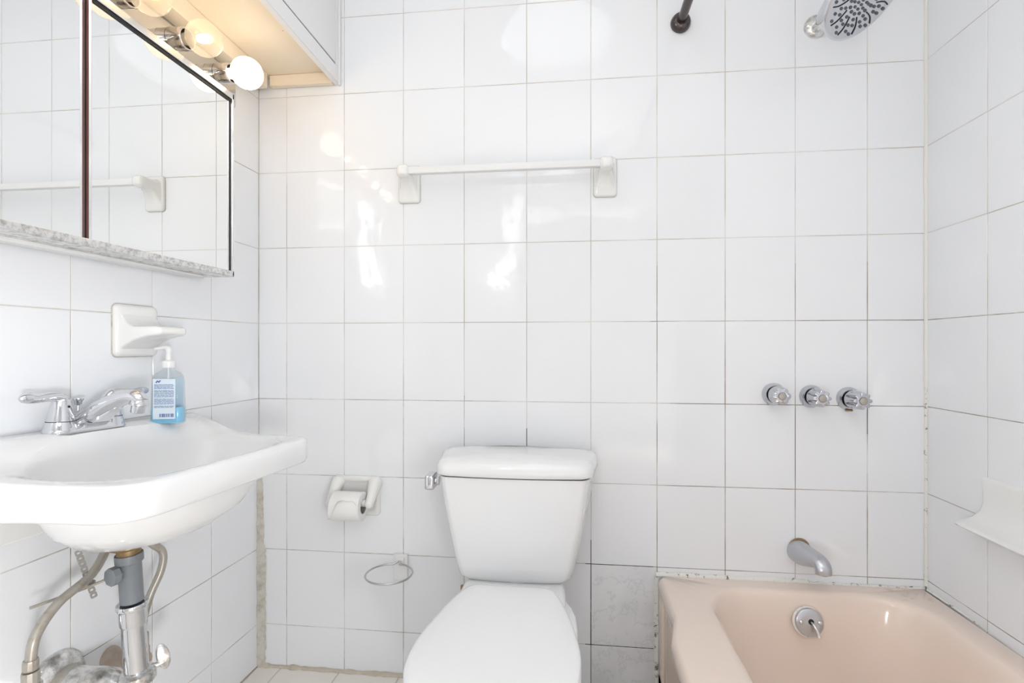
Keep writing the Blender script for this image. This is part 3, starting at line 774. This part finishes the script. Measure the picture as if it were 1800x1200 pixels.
# ------------------------------------------------------------------ tub valves, spout, shower
def valve(x, z, label, kind, ln):
    T = thing('tub_valve_handle', label, 'faucet handle', (x, D, z), 0, 'chrome tub valve handles')
    G = 1.1
    MB().lathe([(.033, -.001), (.0335, .003), (.031, .010), (.029, .017), (.027, .020), (.0245, .020), (.024, .012)], 30, (0, 0, 0), (0, -1, 0), True, False).obj('escutcheon', 'dark_chrome', T, 40)
    MB().lathe([(.0225, .006), (.0225, .031)], 24, (0, 0, 0), (0, -1, 0)).obj('knob_gap_dark', 'slot', T)  # black core put in as the shade of the gap behind the knob
    n = 64; lob = 8 if kind else 6; rings = []
    for y, r, d in ((.029, .0215, .0), (.030, .0235, .0), (.034, .0240, .0005), (.039, .0240, .0048 if kind else .0010), (ln-.006, .0228, .0060 if kind else .0035), (ln-.001, .0222, .0060 if kind else .0038), (ln, .0195, .004), (ln+.0012, .0125, .0)):
        rings.append([(G*(r-d*(1-abs(math.cos(lob/2*2*PI*i/n)))*1.2)*math.cos(2*PI*i/n), -y, G*(r-d*(1-abs(math.cos(lob/2*2*PI*i/n)))*1.2)*math.sin(2*PI*i/n)) for i in range(n)])
    k = MB().loft(rings).obj('knob', 'dark_chrome', T, 32)
    MB().lathe([(.0105, 0), (.0105, .003), (.0085, .0042), (.0001, .0044)], 20, (0, -ln-.0008, 0), (0, -1, 0)).obj('index_cap', 'hose', k)
    MB().lathe([(.0112, 0), (.0112, .0016)], 20, (0, -ln-.0006, 0), (0, -1, 0)).obj('cap_ring', 'slot', k)
    if kind == 2:
        MB().box(-.010, .010, -.010, 0, -.037, -.031, .003, 2).obj('broken_sealant', 'brass', T)
valve(.601, .914, 'short chrome tub handle, leftmost of three on the shower wall', 0, .064)
valve(.706, .909, 'middle chrome tub handle with lobed knob on the shower wall', 1, .070)
valve(.808, .904, 'longest chrome tub handle, rightmost of three on the shower wall', 2, .078)
def spout():
    T = thing('tub_spout', 'worn grey chrome tub spout above the bathtub rim', 'tub spout', (.668, D, .455))
    P = [(0, .002, 0), (.001, -.030, .002), (.004, -.065, .006), (.008, -.100, .011), (.011, -.124, .012), (.013, -.138, .003), (.0135, -.141, -.014)]
    w = [.029, .030, .028, .0255, .023, .0215, .021]; h = [.033, .033, .028, .0225, .018, .0155, .015]
    P = [(x, y*.9, z) for x, y, z in P]
    Pp, ww = catmull(P, w, 5); _, hh = catmull(P, h, 5); rings = []
    for i, p in enumerate(Pp):
        t = (Pp[min(i+1, len(Pp)-1)]-Pp[max(0, i-1)]).normalized(); up = Vector((0, t.z, -t.y))
        if up.z < 0 and i < 5: up = -up
        rings.append([tuple(p+Vector((1, 0, 0))*math.cos(2*PI*k/24)*ww[i]+up*math.sin(2*PI*k/24)*hh[i]) for k in range(24)])
    MB().loft(rings).obj('body', 'satin', T, 60)
    MB().lathe([(.030, 0), (.031, .002), (.029, .004)], 24, (.004, 0, .007), (0, -1, 0)).obj('wall_gap', 'brass', T)
    MB().lathe([(.012, 0), (.012, .002)], 16, tuple(Pp[-1]+Vector((0, -.0005, .0005))), tuple(Pp[-1]-Pp[-2])).obj('outlet', 'slot', T)
spout()
def shower():
    fx, fz = .718, 1.990
    T = thing('shower_fixture', 'large round chrome shower head on a short wall arm', 'shower head', (fx, D, fz))
    MB().lathe([(.033, 0), (.033, .004), (.031, .010), (.024, .016), (.015, .018)], 30, (0, 0, 0), (0, -1, -.02)).obj('flange', 'old_chrome', T, 40)
    # facing direction of the head
    cy = math.cos(YAW); sy = math.sin(YAW)
    fwd = Vector((-sy, cy, 0)); rt = Vector((cy, sy, 0))
    nrm = (-fwd*.56 + rt*.36 + Vector((0, 0, -1))*.80).normalized()
    ctr = Vector((.020, -.222, -.058))
    MB().tube([(0, 0, 0), (0, -.05, .018), (-.002, -.10, .026), (-.006, -.14, .012), ctr-nrm*.062], .0108, 14, 4).obj('arm', 'chrome', T, 80)
    R = .109
    h = MB().lathe([(.016, -.068), (.021, -.060), (.021, -.045), (.030, -.034), (.065, -.022), (R-.006, -.014), (R, -.008), (R, -.002), (R-.003, .0), (R-.008, .0012), (.030, .0016), (.0001, .0016)], 48, ctr, nrm).obj('head', 'chrome', T, 40)
    q = Vector((0, 0, 1)).rotation_difference(nrm).to_matrix()
    noz = MB(); sl = MB()
    def put(mb, r, a, rad, hgt, k=8): mb.lathe([(rad, 0), (rad*.85, hgt), (rad*.3, hgt+.0005)], k, ctr+q @ Vector((r*math.cos(a), r*math.sin(a), .0012)), nrm)
    for r, cnt in ((.012, 4), (.022, 9), (.032, 13), (.043, 17)):
        for i in range(cnt): put(noz, r, 2*PI*i/cnt+r*70, .0036 if r < .04 else .0042, .003)
    for i in range(12):
        a = 2*PI*i/12
        for r, da in ((.056, .0), (.069, -.10), (.071, .12), (.084, -.03), (.092, .14)): put(noz, r, a+da, .0040, .003)
        b0 = a+.26
        pts = [ctr+q @ Vector((r*math.cos(b0+dd), r*math.sin(b0+dd), .0018)) for r, dd in ((.052, -.10), (.066, .0), (.080, .03), (.095, .0))]
        sl.tube(pts, .0016, 6, 4)
    o = noz.obj('nozzles', 'rubber', h, 40); o['kind'] = 'stuff'
    o = sl.obj('slots', 'slot', h, 40); o['kind'] = 'stuff'
shower()
def rod():
    T = thing('shower_curtain_rod', 'dark bronze shower curtain rod with round wall flange', 'curtain rod', (.334, D, 2.028))
    MB().lathe([(.029, 0), (.030, .003), (.029, .010), (.026, .018), (.021, .023), (.0165, .025), (.0165, .030)], 30, (0, 0, 0), (0, -1, 0)).obj('flange', 'bronze', T, 45)
    MB().lathe([(.0128, .02), (.0128, D-FRONT-.02)], 20, (0, 0, 0), (0, -1, 0)).obj('rod', 'bronze', T, 45)
    MB().lathe([(.029, 0), (.030, .003), (.029, .010), (.026, .018), (.0165, .025)], 30, (0, FRONT-D, 0), (0, 1, 0)).obj('flange', 'bronze', T, 45)
rod()
def soap_right():
    yc = 1.265
    T = thing('soap_ledge', 'white ceramic soap ledge on the right wall above the bathtub', 'soap dish', (xr(yc), yc, .60), AR)
    prof = [(.0, -.005), (.0, .136), (.006, .1375), (.0115, .134), (.014, .126), (.0135, .10), (.0150, .072), (.020, .050), (.031, .033), (.046, .024), (.060, .0205), (.066, .018), (.068, .0135), (.064, .009), (.045, -.001), (.02, -.014), (.0, -.024)]
    def sec(y, k, e, dz=0):
        return [(-(x*(k if z < .075 else 1)), y+(e*ss(.06, .015, z)), z-(.0 if z > .05 else 0)+ (dz if z > .1 else 0)) for x, z in prof]
    hl = .103; R = []
    for f, k, e in ((-1, .78, -.020), (-.985, .90, -.022), (-.95, .97, -.020), (-.85, 1, -.012), (-.5, 1, 0), (0, 1, 0), (.5, 1, 0), (.85, 1, .012), (.95, .97, .020), (.985, .90, .022), (1, .78, .020)):
        R.append(sec(f*hl, k, e))
    MB().loft(R).obj('ledge', 'ceramic', T, 50)
    MB().box(-.007, -.0005, -.085, .072, .1365, .1465).obj('open_joint', 'slot', T)
soap_right()

# ------------------------------------------------------------------ plumbing under the sink
def sinkpt(off, y, z): return Vector((xl(y)+off, y, z))
def plumbing():
    o = sinkpt(.150, .935, 0)
    top = Vector((o.x, o.y, SZ-.176)); bot = Vector((o.x+.012, o.y+.012, .33))
    ax = (bot-top).normalized()
    def at(z): return top+ax*((top.z-z)/-ax.z)
    T = thing('sink_drain_pipe', 'grey plastic and chrome drain pipe hanging under the sink', 'drain pipe', (o.x, o.y, .33))
    org = Vector((o.x, o.y, .33))
    def lat(name, m, prof, z, parent=T, ang=40, n=28): return MB().lathe(prof, n, at(z)-org, ax).obj(name, m, parent, ang)
    lat('drain_flange', 'brass', [(.034, -.004), (.035, .002), (.033, .005), (.026, .007), (.0215, .010), (.0205, .022)], SZ-0.180)
    g = lat('connector_pipe', 'grey_plastic', [(.024, 0), (.0245, .002), (.0245, .016), (.0215, .019), (.0205, .021), (.0205, .098)], SZ-0.200)
    MB().lathe([(.010, 0), (.010, .022)], 16, at(SZ-0.234)-org, (-.25, -1, 0)).obj('port', 'grey_plastic', g)
    p0 = at(SZ-0.234)-org+Vector((-.0062, -.025, 0))
    MB().lathe([(.0165, -.002), (.018, 0), (.018, .012), (.015, .014), (.006, .015)], 8, p0, (-.25, -1, 0)).obj('port_nut', 'grey_plastic', g, 25)
    c = lat('chrome_pipe', 'old_chrome', [(.027, 0), (.028, .003), (.028, .008), (.0255, .011), (.0245, .013), (.0245, .040), (.0225, .044), (.0215, .047), (.0215, .18)], .533)
    c.data.materials[0] = M['chrome']
    lat('slip_nut', 'old_chrome', [(.026, 0), (.033, .004), (.033, .022), (.028, .026)], .392)
    w = MB(); wc = at(.398)-org+Vector((.030, .034, .004)); wx = Vector((.75, -.6, .1)).normalized()
    wq = Vector((0, 0, 1)).rotation_difference(wx).to_matrix().to_4x4()
    el = [[(.012*k*math.cos(2*PI*i/20), .027*k*math.sin(2*PI*i/20), z_) for i in range(20)] for k, z_ in ((.85, -.004), (1, -.002), (1, .002), (.85, .004))]
    w.loft(el, True, True, True, Matrix.Translation(wc) @ wq @ Matrix.Rotation(math.radians(62), 4, 'Z'))
    MB().tube([at(.385)-org, wc-Vector((0, 0, .012))], .006, 10).obj('wing_stem', 'old_chrome', T)
    w.obj('nut_wing', 'old_chrome', T)
    # pop-up linkage
    Lk = thing('pop_up_linkage', 'perforated metal strap and pivot rod beside the drain', 'drain linkage', tuple(sinkpt(.085, .90, .58)))
    a0, a1 = Vector((.0, -.010, .075)), Vector((.012, .014, -.028))
    dv = (a1-a0); ln = dv.length; dv.normalize(); q = Vector((0, 0, -1)).rotation_difference(dv).to_matrix().to_4x4()
    bm = bmesh.new(); holes = 9; ww = .0055; step = ln/holes; mb = MB()
    # strap with round holes: each cell a plate ring
    for k in range(holes):
        zc = -(k+.5)*step; n = 16; inner = []; outer = []
        for i in range(n):
            a = 2*PI*i/n+PI/n; c_, s_ = math.cos(a), math.sin(a); m_ = max(abs(c_)/1, abs(s_)/1)
            inner.append((.0026*c_, .0026*s_)); outer.append((ww*c_/m_, step/2*s_/m_))
        rg = []
        for pts, x in ((inner, -.0008), (outer, -.0008), (outer, .0008), (inner, .0008)): rg.append([(x, u, zc+v) for u, v in pts])
        rg.append(rg[0]); mb.loft(rg, False, False, True, Matrix.Translation(a0) @ q @ Matrix.Rotation(-.55, 4, 'Z'))
    mb.obj('perforated_strap', 'strap', Lk, 30); bm.free()
    e = p0+org-Vector(sinkpt(.085, .90, .58))
    MB().tube([(-.028, -.075, -.006), (.004, .0, -.004), tuple(e)], .0028, 8).obj('pivot_rod', 'hose', Lk)
    MB().tube([(-.012, -.022, -.006), (.001, -.008, .001), (.010, .006, .0), (.008, .016, .004)], .0042, 8, 4).obj('spring_clip', 'hose', Lk)
    # supply tubes
    def supply(label, pts, r, nutpts):
        b = Vector(pts[-1]); S = thing('supply_tube', label, 'water pipe', tuple(b), 0, 'sink supply tubes')
        MB().tube([tuple(Vector(p)-b) for p in pts], r, 14, 6).obj('tube', 'hose', S, 80)
        for (p, ax_, prof, m_) in nutpts: MB().lathe(prof, 12, tuple(Vector(p)-b), ax_).obj('compression_nut', m_, S, 25)
    P1 = [sinkpt(.075, .975, .70), sinkpt(.085, .955, .645), sinkpt(.10, .905, .603), sinkpt(.105, .835, .580), sinkpt(.11, .793, .545), sinkpt(.112, .783, .505)]
    supply('curved grey supply tube bending down on the near side', P1, .0085,
           [(P1[-1], (0, 0, -1), [(.0105, -.004), (.0115, 0), (.0115, .012), (.0105, .014)], 'hose'),
            (P1[-1]-Vector((0, 0, .016)), (0, 0, -1), [(.0125, 0), (.0130, .002), (.0130, .020), (.012, .022)], 'hose'),
            (P1[-1]-Vector((0, 0, .038)), (0, 0, -1), [(.0155, 0), (.0165, .003), (.0165, .016), (.0135, .020), (.0135, .14)], 'old_chrome')])
    P2 = [sinkpt(.075, 1.02, .67), sinkpt(.10, 1.040, .616), sinkpt(.112, 1.062, .585), sinkpt(.112, 1.058, .545), sinkpt(.105, 1.035, .495), sinkpt(.10, 1.022, .44), sinkpt(.10, 1.022, .40)]
    supply('looped grey supply tube behind the chrome drain pipe', P2, .0082, [(P2[-1], (0, 0, -1), [(.011, -.02), (.012, -.016), (.012, .01), (.014, .012), (.014, .08)], 'rust')])
    # trap arm: wall escutcheon, pipe and elbow
    c = sinkpt(0, .918, .372)
    A = thing('drain_trap_arm', 'pitted chrome trap arm with wall flange below the sink', 'drain pipe', tuple(c), AL)
    MB().lathe([(.060, 0), (.060, .004), (.055, .014), (.042, .024), (.030, .028)], 32, (0, 0, 0), (1, 0, 0)).obj('wall_flange', 'old_chrome', A, 45)
    MB().lathe([(.034, .02), (.035, .024), (.035, .050), (.033, .053)], 24, (0, 0, 0), (1, 0, 0)).obj('slip_nut', 'hose', A, 35)
    MB().tube([(.04, 0, 0), (.075, 0, 0), (.105, .002, -.006), (.130, .006, -.030), (.142, .012, -.075)], [.034, .036, .040, .038, .032], 24, 5).obj('elbow', 'old_chrome', A, 60)
    c2 = sinkpt(0, 1.04, .350)
    V = thing('crusted_wall_nipple', 'rusty crusted pipe stub on the wall behind the drain', 'pipe', tuple(c2), AL)
    MB().lathe([(.024, 0), (.023, .008), (.019, .014), (.017, .02), (.017, .05)], 20, (0, 0, 0), (1, 0, 0)).obj('wall_flange', 'rust', V, 45)
    MB().lathe([(.019, .0), (.020, .004), (.020, .026), (.017, .030), (.017, .050)], 8, (.045, 0, 0), (1, 0, 0)).obj('hex_body', 'rust', V, 25)
plumbing()

# ------------------------------------------------------------------ assumed lamps added outside the frame
def lamps():
    T = thing('assumed_ceiling_lamp', 'assumed round frosted ceiling dome lamp', 'lamp', (-.05, .90, CEIL))  # unseen, assumed from a soft highlight high on the back wall
    MB().lathe([(.257, 0), (.257, .02), (.252, .025)], 40, (0, 0, 0), (0, 0, -1)).obj('rim', 'chrome', T)
    MB().lathe([(.25, .02), (.24, .045), (.20, .068), (.13, .085), (.0002, .093)], 40, (0, 0, 0), (0, 0, -1)).obj('dome', 'dome', T, 80)
    L = thing('assumed_globe_lamp', 'assumed white globe lamp on the wall behind the photographer', 'lamp', (-.495, FRONT, 1.58))  # unseen, added to give the assumed source of the tile highlights
    MB().lathe([(.05, 0), (.05, .012), (.02, .02), (.02, .05)], 28, (0, 0, 0), (0, 1, 0)).obj('base', 'chrome', L)
    pr = [(max(.0002, .06*math.sin(.3+(PI-.3)*i/14)), .105-.06*math.cos(.3+(PI-.3)*i/14)) for i in range(15)]
    MB().lathe(pr, 32, (0, 0, 0), (0, 1, 0)).obj('globe', 'globe', L, 80)
lamps()
